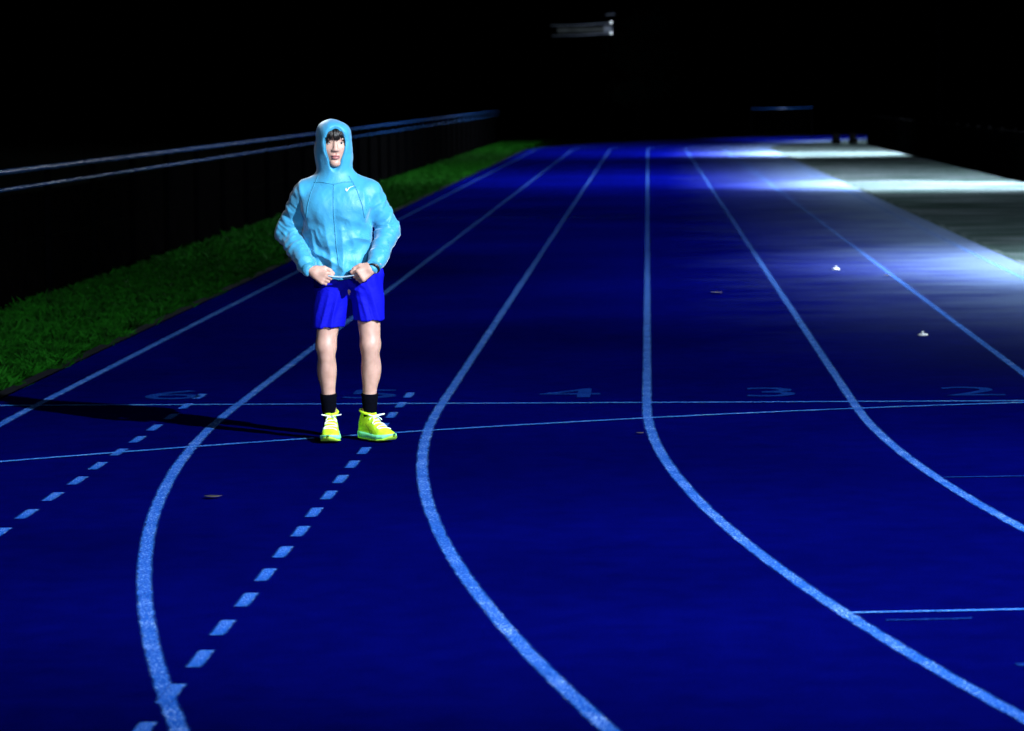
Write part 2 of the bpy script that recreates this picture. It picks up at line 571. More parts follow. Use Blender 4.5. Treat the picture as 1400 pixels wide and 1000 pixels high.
# ------------------------------------------------------------------ verge grass blades (real blades, uncountable)
NB = 120000
u = rng.random(NB)
gy = 20 * (122 / 20) ** u
gx = -5.62 + 1.62 * rng.random(NB)
edge = -3.95 - .22 * np.abs(np.sin(gy * 1.7) + .6 * np.sin(gy * 4.1 + 1)) - .1 * rng.random(NB)
gx = np.minimum(gx, edge)
hgt = .03 + .04 * rng.random(NB) + .05 * (rng.random(NB) > .985)
wid = (.004 + .004 * rng.random(NB)) * np.clip(gy / 25, 1, 3)
ang = rng.random(NB) * 6.283
lean = rng.normal(0, .03, (NB, 2))
ca, sa = np.cos(ang) * wid, np.sin(ang) * wid
V = np.zeros((NB, 4, 3))
V[:, 0] = np.stack([gx - ca, gy - sa, np.full(NB, -.026)], 1)
V[:, 1] = np.stack([gx + ca, gy + sa, np.full(NB, -.026)], 1)
V[:, 2] = np.stack([gx + ca * .6 + lean[:, 0] * .5, gy + sa * .6 + lean[:, 1] * .5, hgt * .6 - .026], 1)
V[:, 3] = np.stack([gx + lean[:, 0] * 1.5, gy + lean[:, 1] * 1.5, hgt - .026], 1)
idx = np.arange(NB * 4).reshape(NB, 4)


def fast_mesh(name, V, F):
    me = bpy.data.meshes.new(name)
    V = np.asarray(V, np.float32).reshape(-1, 3)
    F = np.asarray(F, np.int32)
    me.vertices.add(len(V)); me.vertices.foreach_set('co', V.ravel())
    me.loops.add(F.size); me.loops.foreach_set('vertex_index', F.ravel())
    me.polygons.add(len(F)); me.polygons.foreach_set('loop_start', np.arange(0, F.size, F.shape[1], dtype=np.int32))
    me.update(calc_edges=True)
    me.validate()
    return me


me = fast_mesh('grass', V, idx)
gm = plain('grass_blade', (.0022, .030, .0012), .8, spec=.03, var=.75, scale=3.5)
me.materials.append(gm)
go = link(bpy.data.objects.new('grass', me))
tag(go, 'short dark green grass on the verge between track and railing', 'grass', kind='stuff')

# ------------------------------------------------------------------ railing fence on the outer side
LFX = -5.66
rf = tag(empty('railing_fence', (LFX, 20, 0)), 'black boarded railing with two blue grey top rails beside the grass verge', 'railing')
BAY, NBAY = 2.5, 40
bm = bmesh.new(); add_box(bm, (-.03, -.03, -.06), (.03, .03, 1.17), .006); pm = bm_obj('post', bm, M['post'], rf)
bm = bmesh.new(); add_box(bm, (-.055, .045, .02), (-.03, BAY - .045, .52), .005); b1 = bm_obj('board', bm, M['board'], rf)
bm = bmesh.new(); add_box(bm, (-.055, .045, .53), (-.03, BAY - .045, .97), .005); b2 = bm_obj('board', bm, M['board'], rf)
bm = bmesh.new(); add_tube(bm, [(.062, 0, 0), (.062, BAY, 0)], .027, 12, False); rl1 = bm_obj('top_rail', bm, M['rail'], rf, True)
bm = bmesh.new(); add_tube(bm, [(.062, 0, 0), (.062, BAY, 0)], .020, 12, False); rl2 = bm_obj('lower_rail', bm, M['rail'], rf, True)
bm = bmesh.new(); add_box(bm, (.0305, -.02, 1.02), (.041, .02, 1.06), .003); rfl = bm_obj('bracket', bm, M['dark_metal'], rf)
protos = [pm, b1, b2, rl1, rl2, rfl]
for i in range(NBAY):
    for p in protos:
        o = p if i == 0 else p.copy()
        if i:
            col.objects.link(o)
            o.parent = rf
        z = {'t': 1.195, 'l': 1.04}.get(p.name[0], 0) if p in (rl1, rl2) else 0
        jitter = random.uniform(-.0015, .0015)
        o.location = (jitter if p in (rl1, rl2) else 0, i * BAY, z)
# ------------------------------------------------------------------ low black fence on the infield side
rf2 = tag(empty('low_fence', (7.62, 12, 0)), 'low black panel fence on the infield side behind the lit turf', 'fence')
bm = bmesh.new(); add_box(bm, (-.025, -.025, -.06), (.025, .025, 1.02), .006); p1 = bm_obj('post', bm, M['board'], rf2)
bm = bmesh.new(); add_box(bm, (-.012, .03, -.03), (.012, BAY - .03, .97), .005); p2 = bm_obj('panel', bm, M['board'], rf2)
for i in range(40):
    for p in (p1, p2):
        o = p if i == 0 else p.copy()
        if i:
            col.objects.link(o)
            o.parent = rf2
        o.location = (random.uniform(-.006, .006), i * BAY, 0)


# ------------------------------------------------------------------ floodlight masts behind the low fence
def spot(loc, aim, cone, blend, watts, parent_loc):
    ld = bpy.data.lights.new('floodlight', 'SPOT')
    ld.energy = watts
    ld.color = LAMP_COL
    ld.spot_size = R(cone)
    ld.spot_blend = blend
    ld.shadow_soft_size = .09
    lo = bpy.data.objects.new('floodlight', ld)
    lo.location = loc
    lo.rotation_euler = (Vector(aim) - Vector(loc)).to_track_quat('-Z', 'Y').to_euler()
    col.objects.link(lo)


MLAB = ['black floodlight mast standing well behind the camera', 'black floodlight mast beside the bend near the runner', 'black floodlight mast behind the first white pool of light',  # the first mast is added, unseen, as frontal fill on the runner
        'black floodlight mast behind the second white pool of light', 'black floodlight mast behind the farthest white pool of light']
for i, (my, mh, spots) in enumerate(MASTS):
    t = tag(empty('floodlight_mast', (MAST_X, my, -.06)), MLAB[i], 'floodlight', 'floodlight masts behind the low fence')
    tube_obj('pole', [(0, 0, 0), (0, 0, mh * .5), (0, 0, mh + .25)], [.11, .085, .06], M['dark_metal'], t, 14)
    bm = bmesh.new(); add_box(bm, (-.2, -.2, 0), (.2, .2, .03), .008); bm_obj('base_plate', bm, M['dark_metal'], t)
    tube_obj('cross_arm', [(-.12, -1.4, mh + .22), (-.12, 1.4, mh + .22)], .035, M['dark_metal'], t, 10)
    for j, (ax, ay, cone, bl, w) in enumerate(spots):
        oy = 0 if len(spots) == 1 else (-1.15, 1.15, .0)[j]
        lp = Vector((MAST_X - .3, my + oy, mh))
        d = (Vector((ax, ay, 0)) - lp).normalized()
        q = d.to_track_quat('-Z', 'Y').to_matrix().to_4x4()
        q.translation = lp - Vector((MAST_X, my, -.06))
        bm = bmesh.new(); add_box(bm, (-.22, -.16, .03), (.22, .16, .16), .02, q); h = bm_obj('lamp_housing', bm, M['dark_metal'], t)
        bm = bmesh.new(); add_box(bm, (-.19, -.13, .018), (.19, .13, .029), .003, q); bm_obj('lens', bm, M['flood_glow'], h)
        spot(lp + d * .13, (ax, ay, 0), cone, bl, w, None)


# ------------------------------------------------------------------ implicit surfaces (numpy surface nets)
def smin(a, b, k):
    if k <= 0:
        return np.minimum(a, b)
    h = np.clip(.5 + .5 * (b - a) / k, 0, 1)
    return b + (a - b) * h - k * h * (1 - h)


def sd_cone(P, a, b, ra, rb, sy=1.0):
    """round cone; sy squashes the y extent"""
    X, Y, Z = P
    a = np.asarray(a, float); b = np.asarray(b, float)
    ba = b - a
    px, py, pz = X - a[0], (Y - a[1]), Z - a[2]
    h = np.clip((px * ba[0] + py * ba[1] + pz * ba[2]) / (ba @ ba + 1e-12), 0, 1)
    dx, dy, dz = px - ba[0] * h, (py - ba[1] * h) / sy, pz - ba[2] * h
    return np.sqrt(dx * dx + dy * dy + dz * dz) - (ra + (rb - ra) * h)


def sd_ell(P, c, r):
    X, Y, Z = P
    x, y, z = (X - c[0]), (Y - c[1]), (Z - c[2])
    k0 = np.sqrt((x / r[0]) ** 2 + (y / r[1]) ** 2 + (z / r[2]) ** 2)
    k1 = np.sqrt((x / r[0] ** 2) ** 2 + (y / r[1] ** 2) ** 2 + (z / r[2] ** 2) ** 2) + 1e-9
    return k0 * (k0 - 1) / k1


class Field:
    def __init__(s, xs, ys, zs):
        s.ax = [np.asarray(a, float) for a in (xs, ys, zs)]
        s.F = np.full([len(a) for a in s.ax], .2)

    def sl(s, lo, hi):
        out = []
        for a, l, h in zip(s.ax, lo, hi):
            i0 = max(0, np.searchsorted(a, l) - 1); i1 = min(len(a), np.searchsorted(a, h) + 1)
            out.append(slice(i0, max(i1, i0 + 1)))
        return tuple(out)

    def grid(s, sl):
        return np.meshgrid(*[a[q] for a, q in zip(s.ax, sl)], indexing='ij', sparse=True)

    def op(s, fn, lo, hi, k=.0, sub=False, T=None):
        sl = s.sl(lo, hi)
        P = s.grid(sl)
        if T is not None:
            P = T(P)
        d = fn(P)
        if sub:
            s.F[sl] = -smin(-s.F[sl], d, k)
        else:
            s.F[sl] = smin(s.F[sl], d, k)

    def cone(s, a, b, ra, rb, k=.0, sub=False, sy=1.0):
        mrg = .05 + k
        r = max(ra, rb) * max(1, sy) + mrg
        lo = [min(a[i], b[i]) - r for i in range(3)]; hi = [max(a[i], b[i]) + r for i in range(3)]
        s.op(lambda P: sd_cone(P, a, b, ra, rb, sy), lo, hi, k, sub)

    def ell(s, c, r, k=.0, sub=False, frame=None):
        mrg = .04 + k
        if frame is None:
            lo = [c[i] - r[i] - mrg for i in range(3)]; hi = [c[i] + r[i] + mrg for i in range(3)]
            s.op(lambda P: sd_ell(P, c, r), lo, hi, k, sub)
        else:
            O, A = frame  # origin, rows = local axes
            O = np.asarray(O); A = np.asarray(A)
            wc = O + np.asarray(c) @ A
            m_ = max(r) + mrg
            def T(P):
                X, Y, Z = P[0] - O[0], P[1] - O[1], P[2] - O[2]
                return [A[i][0] * X + A[i][1] * Y + A[i][2] * Z for i in range(3)]
            s.op(lambda P: sd_ell(P, c, r), wc - m_, wc + m_, k, sub, T)

    def mesh(s):
        F = s.F
        ax = s.ax
        S = F < 0
        nx, ny, nz = F.shape
        c = np.zeros((nx - 1, ny - 1, nz - 1), int)
        for i in (0, 1):
            for j in (0, 1):
                for k in (0, 1):
                    c += S[i:nx - 1 + i, j:ny - 1 + j, k:nz - 1 + k]
        act = (c > 0) & (c < 8)
        I, J, K = np.nonzero(act)
        vid = np.full(act.shape, -1)
        vid[I, J, K] = np.arange(len(I))
        acc = np.zeros((len(I), 3)); cnt = np.zeros(len(I))
        corners = [(i, j, k) for i in (0, 1) for j in (0, 1) for k in (0, 1)]
        for a in corners:
            for d in range(3):
                if a[d] == 1:
                    continue
                b = list(a); b[d] = 1
                fa = F[I + a[0], J + a[1], K + a[2]]; fb = F[I + b[0], J + b[1], K + b[2]]
                m_ = (fa < 0) != (fb < 0)
                t = np.where(m_, fa / np.where(m_, fa - fb, 1), 0)
                pa = np.stack([ax[0][I + a[0]], ax[1][J + a[1]], ax[2][K + a[2]]], 1)
                pb = np.stack([ax[0][I + b[0]], ax[1][J + b[1]], ax[2][K + b[2]]], 1)
                acc += np.where(m_[:, None], pa + (pb - pa) * t[:, None], 0); cnt += m_
        V = acc / cnt[:, None]
        faces = []
        for d in range(3):
            e, f_ = (d + 1) % 3, (d + 2) % 3
            sa = [slice(None)] * 3; sb = [slice(None)] * 3
            sa[d] = slice(0, -1); sb[d] = slice(1, None)
            A, B = S[tuple(sa)], S[tuple(sb)]
            ch = np.argwhere(A != B)
            ok = (ch[:, e] > 0) & (ch[:, f_] > 0) & (ch[:, e] < F.shape[e] - 1) & (ch[:, f_] < F.shape[f_] - 1)
            ch = ch[ok]
            flip = A[tuple(ch.T)]
            def g(de, df):
                q = ch.copy(); q[:, e] += de; q[:, f_] += df
                return vid[tuple(q.T)]
            q = np.stack([g(-1, -1), g(0, -1), g(0, 0), g(-1, 0)], 1)
            q[~flip] = q[~flip][:, ::-1]
            faces.append(q)
        return V, np.concatenate(faces)


def smooth_verts(V, Fc, it=2, lam=.5, mask=None):
    E = np.concatenate([Fc[:, [0, 1]], Fc[:, [1, 2]], Fc[:, [2, 3]], Fc[:, [3, 0]]])
    for _ in range(it):
        acc = np.zeros_like(V); cn = np.zeros(len(V))
        np.add.at(acc, E[:, 0], V[E[:, 1]]); np.add.at(acc, E[:, 1], V[E[:, 0]])
        np.add.at(cn, E[:, 0], 1); np.add.at(cn, E[:, 1], 1)
        nv = acc / np.maximum(cn, 1)[:, None]
        w = lam if mask is None else (lam * mask)[:, None]
        V = V + (nv - V) * w
    return V


def vnormals(V, Fc):
    n = np.cross(V[Fc[:, 2]] - V[Fc[:, 0]], V[Fc[:, 3]] - V[Fc[:, 1]])
    out = np.zeros_like(V)
    for i in range(4):
        np.add.at(out, Fc[:, i], n)
    return out / (np.linalg.norm(out, axis=1)[:, None] + 1e-12)


_lat = np.random.default_rng(3).random((32, 32, 32))


def vnoise(P, seed=0):
    P = np.asarray(P) + seed * 7.31
    i = np.floor(P).astype(int); f = P - i
    f = f * f * (3 - 2 * f)
    o = 0
    for a in (0, 1):
        for b in (0, 1):
            for c in (0, 1):
                w = (f[:, 0] if a else 1 - f[:, 0]) * (f[:, 1] if b else 1 - f[:, 1]) * (f[:, 2] if c else 1 - f[:, 2])
                o = o + w * _lat[(i[:, 0] + a) % 32, (i[:, 1] + b) % 32, (i[:, 2] + c) % 32]
    return o


def ridge(P, seed=0):
    return 1 - np.abs(2 * vnoise(P, seed) - 1) * 1.6


def seg_t(V, a, b):
    a = np.asarray(a, float); b = np.asarray(b, float); ba = b - a
    t = (V - a) @ ba / (ba @ ba)
    d = np.linalg.norm(V - a - np.clip(t, 0, 1)[:, None] * ba, axis=1)
    return t, d


def net_obj(name, V, Fc, mat, parent, mats=None, idx=None):
    me = fast_mesh(name, V, Fc)
    for mm in (mats or [mat]):
        me.materials.append(mm)
    if idx is not None:
        me.polygons.foreach_set('material_index', np.asarray(idx, np.int32))
    me.polygons.foreach_set('use_smooth', np.ones(len(me.polygons), dtype=bool))
    me.update()
    return link(bpy.data.objects.new(name, me), parent)


# ------------------------------------------------------------------ the runner
M['skin'] = skin_mat()
M['lip'] = plain('lip', (.30, .105, .10), .45, var=.15, scale=200)
M['hair'] = plain('dark_hair', (.012, .009, .008), .42, spec=.5, var=.4, scale=200)
M['jacket'] = fabric('cyan_windbreaker', (.036, .27, .47), .50, .16, 42, .55, spec=.4, crease=.30)
M['jacket_trim'] = fabric('cyan_rib', (.035, .22, .36), .6, .2, 120)
M['piping'] = plain('dark_piping', (.012, .03, .05), .6)
M['shorts'] = fabric('royal_blue_shorts', (.0015, .0025, .40), .7, .25, 40, .0)
M['sock'] = plain('black_sock', (.0018, .0022, .005), .95, spec=.02, var=.3, scale=150, bump=.5, bscale=600)
M['logo'] = plain('white_print', (.85, .9, .95), .5)
M['shoe'] = plain('fluorescent_yellow_knit', (.52, .88, .02), .65, var=.10, scale=30, bump=.6, bscale=420)
M['sole'] = plain('mint_foam_sole', (.20, .80, .42), .5, var=.12, scale=30, bump=.2, bscale=150)
M['outsole'] = plain('lime_outsole', (.38, .75, .05), .7, var=.2, scale=60)
M['lace'] = plain('white_lace', (.75, .85, .85), .7)
M['shoe_mark'] = plain('dark_shoe_mark', (.07, .14, .02), .6)
M['watch'] = plain('black_watch', (.01, .01, .012), .4)
M['glass'] = plain('watch_glass', (.02, .03, .05), .08, spec=1)
M['eye_white'] = plain('eye_white', (.42, .40, .39), .3)
M['iris'] = plain('dark_iris', (.02, .012, .008), .15)
M['cord'] = plain('pale_cord', (.30, .42, .55), .8)

PX, PY = -1.58, 16.95
person = tag(empty('person', (PX, PY, .008)), 'person in cyan hooded jacket, blue shorts and neon yellow shoes standing on the track', 'person')

# joints (local frame: x to the picture's right, y away from the camera)
HEAD = np.array([-.083, -.015, 1.575])
hy = R(11)
HA = np.array([[math.cos(hy), math.sin(hy), 0], [math.sin(hy), -math.cos(hy), 0], [0, 0, 1]])  # rows: right, forward, up
tilt = R(-3)
HFR = (HEAD, HA)
SH_R, EL_R, WR_R = np.array([-.240, .0, 1.305]), np.array([-.342, .045, 1.105]), np.array([-.215, -.150, .925])
SH_L, EL_L, WR_L = np.array([.100, .0, 1.305]), np.array([.200, .055, 1.115]), np.array([.140, -.150, .940])
HIP_R, KN_R, AN_R = np.array([-.100, .02, .86]), np.array([-.138, -.015, .490]), np.array([-.130, .035, .105])
HIP_L, KN_L, AN_L = np.array([.075, .02, .86]), np.array([.098, -.015, .495]), np.array([.085, .030, .105])
TOE_R, TOE_L = np.array([.06, -1.0, 0]), np.array([.66, -.75, 0])

# ---- skin body
zs = np.concatenate([np.arange(.0, .84, .0065), np.arange(.84, 1.0, .003), np.arange(1.0, 1.42, .008), np.arange(1.42, 1.72, .0028)])
xs = np.arange(-.42, .28, .0034)
ys = np.arange(-.27, .17, .0034)
B = Field(xs, ys, zs)
# trunk (under the clothes) and neck
B.cone((-.07, .0, 1.27), (-.04, .0, .90), .13, .10, .02, sy=.70)
B.cone((-.22, .0, 1.31), (.08, .0, 1.31), .055, .055, .05)
B.cone((-.078, .02, 1.30), (-.083, .01, 1.50), .058, .052, .04)
B.cone((-.08, .01, .845), (.05, .01, .845), .080, .080, .04, sy=.85)
for s_, (hp, kn, an, toe) in ((-1, (HIP_R, KN_R, AN_R, TOE_R)), (1, (HIP_L, KN_L, AN_L, TOE_L))):
    B.cone(hp, kn + (0, .0, .03), .080, .053, .03)
    B.ell(kn + (0, -.012, .0), (.046, .050, .062), .03)
    B.cone(kn, an + (0, 0, .04), .045, .030, .03)
    cm = kn * .68 + an * .32
    B.ell(cm + (s_ * .006, .022, .01), (.052, .054, .100), .028)
    B.cone(kn * .85 + an * .15 + np.array([0, -.022, 0]), an + (0, -.012, .06), .03, .024, .03)
    B.cone(an + (0, 0, .05), an + (0, 0, -.03), .031, .028, .02)
    B.cone(an + (0, 0, -.05), an + toe * .11 + (0, 0, -.07), .026, .020, .03)
# arms
for sh, el, wr in ((SH_R, EL_R, WR_R), (SH_L, EL_L, WR_L)):
    B.cone(sh, el, .050, .040, .03)
    B.cone(el, wr, .040, .026, .02)


def unit(v):
    v = np.asarray(v, float)
    return v / np.linalg.norm(v)


def hand(wr, d, n, side):
    """d: direction of the knuckles from the wrist, n: back of the hand, side: towards the thumb"""
    d = unit(d); n = unit(n - d * (n @ d)); s_ = unit(np.cross(d, n)) * side
    B.cone(wr - d * .03, wr + d * .02, .026, .025, .012)
    c0 = wr + d * .045
    for o in (-.028, -.010, .009, .026):
        B.cone(wr + d * .015 + s_ * o * .6, wr + d * .078 + s_ * o + n * .002, .0155, .0125, .012)
    lens = [(.028, .034, .026, .018), (.009, .039, .029, .02), (-.010, .036, .027, .019), (-.028, .029, .021, .016)]
    for i, (o, l1, l2, l3) in enumerate(lens):
        p = wr + d * .082 + s_ * o * 1.02 + n * .002
        a = R(52 + 5 * i)
        for l, da, ra, rb in ((l1, 0, .0098, .0088), (l2, R(62), .0088, .0080), (l3, R(42), .0080, .0068)):
            a += da
            q = p + (d * math.cos(a) - n * math.sin(a)) * l
            B.cone(p, q, ra, rb, .0035)
            p = q
    # thumb leaves the side of the palm near its base and closes along the index finger
    p0 = wr + d * .018 + s_ * .022 - n * .006
    p1 = wr + d * .052 + s_ * .044 - n * .010
    p2 = wr + d * .083 + s_ * .047 - n * .018
    p3 = wr + d * .106 + s_ * .040 - n * .026
    B.cone(p0, p1, .0165, .0128, .012)
    B.cone(p1, p2, .0118, .0105, .003)
    B.cone(p2, p3, .0105, .0080, .003)


hand(WR_R + np.array([.022, -.012, -.014]), np.array([.78, -.22, -.42]), np.array([-.25, -1.0, .15]), -1)
hand(WR_L + np.array([-.012, -.016, -.012]), np.array([-.72, -.30, -.48]), np.array([.30, -1.0, .15]), 1)


def he(c, r, k=.012, sub=False):
    B.ell(c, r, k, sub, HFR)


# head: (right, forward, up) from the point between the eyes, inside the skull
he((0, -.012, .030), (.074, .093, .088), .02)
he((0, .030, -.040), (.058, .062, .078), .03)
he((0, .055, -.020), (.056, .034, .052), .02)
he((0, .066, -.103), (.026, .022, .019), .022)
for s_ in (-1, 1):
    he((s_ * .040, .058, -.022), (.021, .022, .018), .014)
    he((s_ * .046, .015, -.075), (.018, .040, .022), .02)
    he((s_ * .028, .080, .026), (.022, .010, .007), .010)
    he((s_ * .031, .099, .003), (.0150, .0155, .0065), .008, True)
    he((s_ * .0125, .095, -.033), (.0085, .010, .0075), .006)
    he((s_ * .0065, .101, -.0415), (.003, .005, .0025), .002, True)
for i in range(6):
    t = i / 5
    he((0, .088 + .015 * t ** 1.3, .010 - .040 * t), (.0075 + .0050 * t, .010, .010), .007)
he((0, .089, -.062), (.0215, .010, .0062), .004)
he((0, .087, -.0745), (.0185, .011, .0072), .004)
he((0, .103, -.0685), (.022, .011, .0016), .002, True)
he((0, .094, -.052), (.0035, .006, .008), .004, True)
he((0, .092, -.088), (.018, .006, .004), .006, True)
V, Fc = B.mesh()
V = smooth_verts(V, Fc, 2, .5)
HL = (V - HEAD) @ HA.T
fc = HL[Fc].mean(1)
lip = (np.abs(fc[:, 2] + .069) < .0125 - .25 * np.abs(fc[:, 0]) * .9) & (np.abs(fc[:, 0]) < .0225) & (fc[:, 1] > .075)
body = net_obj('body', V, Fc, None, person, [M['skin'], M['lip']], lip.astype(int))


def head_pt(p):
    return HEAD + np.asarray(p) @ HA


for s_ in (-1, 1):
    bm = bmesh.new()
    c = head_pt((s_ * .031, .0720, .003))
    bmesh.ops.create_uvsphere(bm, u_segments=16, v_segments=12, radius=.0125, matrix=Matrix.Translation(c))
    e = bm_obj('eye', bm, M['eye_white'], person, True)
    bm = bmesh.new()
    c2 = head_pt((s_ * .031 + .0015, .0720 + .0086, .003))
    bmesh.ops.create_uvsphere(bm, u_segments=12, v_segments=8, radius=.0058, matrix=Matrix.Translation(c2))
    bm_obj('iris', bm, M['iris'], e, True)
    bm = bmesh.new()
    for k in range(26):
        t = k / 25
        x = s_ * (.014 + .036 * t)
        base = head_pt((x, .0895 - .020 * t ** 2, .021 + .006 * math.sin(t * 2.4)))
        tip = head_pt((x + s_ * .007, .0905 - .022 * t ** 2, .0245 + .006 * math.sin(t * 2.4) + .003 * (1 - t)))
        add_tube(bm, [base, tip], [.0017, .0005], 5)
    bm_obj('eyebrow', bm, M['hair'], person, True)
    tube_obj('eyelashes', [head_pt((s_ * (.031 + q), .0838 - 9 * q * q - .1 * max(0, q), .0092 - 14 * q * q)) for q in np.linspace(-.013, .013, 9)], .0013, M['hair'], person, 5)

# ---- hair: a cap plus overlapping locks that fall over the forehead
bm = bmesh.new()
for k in range(230):
    a = random.uniform(-1.25, 1.25)
    x0 = math.sin(a) * .058
    top = head_pt((x0 * .7, .030 + random.uniform(-.02, .02), .104 - .35 * x0 * x0 + random.uniform(-.004, .004)))
    fw = .085 * math.cos(a * .8)
    midp = head_pt((x0 * 1.08, fw * .80 + .006, .074 + random.uniform(-.006, .006)))
    drop = random.uniform(.011, .042) - (.016 if abs(x0) > .04 else 0)
    tipx = x0 * 1.10 + random.uniform(-.010, .014)
    low = head_pt(((x0 * 1.12 + tipx) / 2, fw * 1.0 + .016, (.080 + drop) / 2 + .006))
    tip = head_pt((tipx, fw * 1.02 + .014, drop + (.010 if tipx > .012 else 0)))
    add_tube(bm, [top, midp, low, tip], [.006, .0062, .0042, .0008], 5, flat=.55)
bmesh.ops.create_uvsphere(bm, u_segments=20, v_segments=14, radius=1, matrix=Matrix.Translation(head_pt((0, -.010, .036))) @ Matrix(((HA[0][0] * .077, HA[1][0] * .092, 0, 0), (HA[0][1] * .077, HA[1][1] * .092, 0, 0), (0, 0, .088, 0), (0, 0, 0, 1))))
bm_obj('hair', bm, M['hair'], person, True)

# ---- jacket with hood
G = .0046
J = Field(np.arange(-.45, .31, G), np.arange(-.27, .22, G), np.arange(.86, 1.74, G))
J.cone((-.070, .0, 1.225), (-.068, .0, 1.06), .186, .172, .0, sy=.70)
J.cone((-.068, .0, 1.06), (-.058, -.005, .955), .172, .176, .03, sy=.72)
J.cone((-.055, -.005, .945), (-.050, -.005, .915), .168, .158, .02, sy=.74)
J.cone((-.215, .005, 1.300), (.075, .005, 1.300), .073, .073, .06)
J.cone((-.078, .020, 1.385), (-.215, .010, 1.325), .070, .060, .05)
J.cone((-.078, .020, 1.385), (.075, .010, 1.325), .070, .060, .05)
J.ell((-.150, -.075, 1.235), (.095, .060, .085), .05)
J.ell((.010, -.075, 1.235), (.095, .060, .085), .05)
for sh, el, wr in ((SH_R, EL_R, WR_R), (SH_L, EL_L, WR_L)):
    J.cone(sh, el, .074, .060, .025)
    J.cone(el, wr + unit(wr - el) * -.035, .060, .050, .018)
    J.cone(wr + unit(wr - el) * -.035, wr, .046, .036, .012)
# collar and hood
J.cone((-.078, .015, 1.375), (-.083, -.002, 1.475), .094, .080, .04)
J.ell((0, -.010, -.012), (.095, .122, .122), .04, False, HFR)
J.ell((0, .000, .058), (.091, .110, .070), .02, False, HFR)
J.ell((0, -.025, -.07), (.093, .105, .12), .03, False, HFR)
# face opening
J.ell((0, .125, -.008), (.057, .120, .100), .010, True, HFR)
J.ell((0, .125, -.085), (.036, .088, .074), .014, True, HFR)
J.ell((0, .01, .008), (.077, .100, .112), .004, True, HFR)
# hollow hem
J.ell((-.050, -.005, .862), (.140, .100, .045), .004, True)
V, Fc = J.mesh()
V = smooth_verts(V, Fc, 3, .5)
N_ = vnormals(V, Fc)
disp = np.zeros(len(V))
arm_w = np.zeros(len(V))
for sd, (sh, el, wr) in enumerate(((SH_R, EL_R, WR_R), (SH_L, EL_L, WR_L))):
    for (a, b, ra, amp, fr) in ((sh, el, .095, .0085, 19), (el, wr, .078, .0110, 22)):
        t, d = seg_t(V, a, b)
        w = np.clip((ra - d) / .025, 0, 1) * np.clip((t + .15) / .2, 0, 1) * np.clip((1.1 - t) / .1, 0, 1)
        L_ = np.linalg.norm(b - a)
        e = np.exp(-((t - (1 if a is sh else 0)) / .45) ** 2) * .8 + .45
        q = np.stack([t * L_ * fr + 3.2 * (V[:, 0] * 2 + V[:, 1] * 3), V[:, 0] * 9, V[:, 1] * 9 + V[:, 2] * 3], 1)
        disp += w * amp * e * (ridge(q, 3 + sd) - .35)
        q2 = np.stack([t * L_ * fr * 2.2 + V[:, 1] * 12, V[:, 0] * 16, V[:, 2] * 8], 1)
        disp += w * amp * .45 * e * (ridge(q2, 5 + sd) - .4)
        arm_w = np.maximum(arm_w, w)
tw = (1 - arm_w) * np.clip((1.40 - V[:, 2]) / .08, 0, 1)
q = np.stack([V[:, 0] * 15 + 1.2 * vnoise(V * 5, 1), V[:, 1] * 10, V[:, 2] * 4.2 + V[:, 0] * 3], 1)
chest = 1 - .65 * np.exp(-((V[:, 2] - 1.25) / .10) ** 2)
disp += tw * chest * .015 * (ridge(q, 8) - .45)
q = np.stack([V[:, 0] * 7 - V[:, 2] * 9, V[:, 1] * 8, V[:, 2] * 15 + V[:, 0] * 7], 1)
disp += tw * np.clip((1.16 - V[:, 2]) / .1, .25, 1) * .015 * (ridge(q, 9) - .45)
q = np.stack([V[:, 0] * 28 + V[:, 2] * 10, V[:, 1] * 22, V[:, 2] * 16 - V[:, 0] * 6], 1)
disp += (tw * chest + arm_w * .7) * .0060 * np.clip(vnoise(V * 6, 4) * 2.2 - .6, 0, 1) * (ridge(q, 14) - .45)
q = np.stack([V[:, 0] * 34, V[:, 1] * 34, V[:, 2] * 9], 1)
disp += tw * np.clip((.99 - V[:, 2]) / .06, 0, 1) * .006 * (ridge(q, 10) - .45)
hw = np.clip((V[:, 2] - 1.40) / .06, 0, 1)
q = np.stack([V[:, 0] * 11, V[:, 1] * 14, V[:, 2] * 8], 1)
disp += hw * .009 * (ridge(q, 11) - .45)
V = V + N_ * disp[:, None]
V = smooth_verts(V, Fc, 1, .35)
jacket = net_obj('jacket', V, Fc, M['jacket'], person)
bvh = BVHTree.FromPolygons([tuple(v) for v in V], [tuple(f) for f in Fc])


def front(x, z, off=.002, y0=-.6):
    h = bvh.ray_cast(Vector((x, y0, z)), Vector((0, 1, 0)))
    if h[0] is None:
        return None
    return h[0] + h[1] * off


def front_line(pts, n=40):
    out = []
    for i in range(len(pts) - 1):
        for k in range(n):
            t = k / n
            p = front(pts[i][0] + (pts[i + 1][0] - pts[i][0]) * t, pts[i][1] + (pts[i + 1][1] - pts[i][1]) * t, .0003)
            if p is not None and (not out or (p - out[-1]).length < .03):
                out.append(p)
    return out


for pts in ([(.0, 1.405), (.045, 1.33), (.075, 1.25), (.085, 1.18)], [(-.165, 1.405), (-.195, 1.33), (-.215, 1.25), (-.225, 1.18)]):
    q = front_line(pts, 14)
    if len(q) > 4:
        tube_obj('seam', q, .0022, M['jacket_trim'], jacket, 6)
q = front_line([(-.185, 1.372), (-.14, 1.374), (-.08, 1.362), (-.02, 1.374), (.03, 1.372)], 12)
if len(q) > 4:
    tube_obj('seam', q, .0025, M['jacket_trim'], jacket, 6)
# zip line down the chest
q = front_line([(-.078, 1.36), (-.076, 1.20), (-.066, 1.05), (-.052, .93)], 16)
tube_obj('front_zip', q, .0026, M['jacket_trim'], jacket, 6)


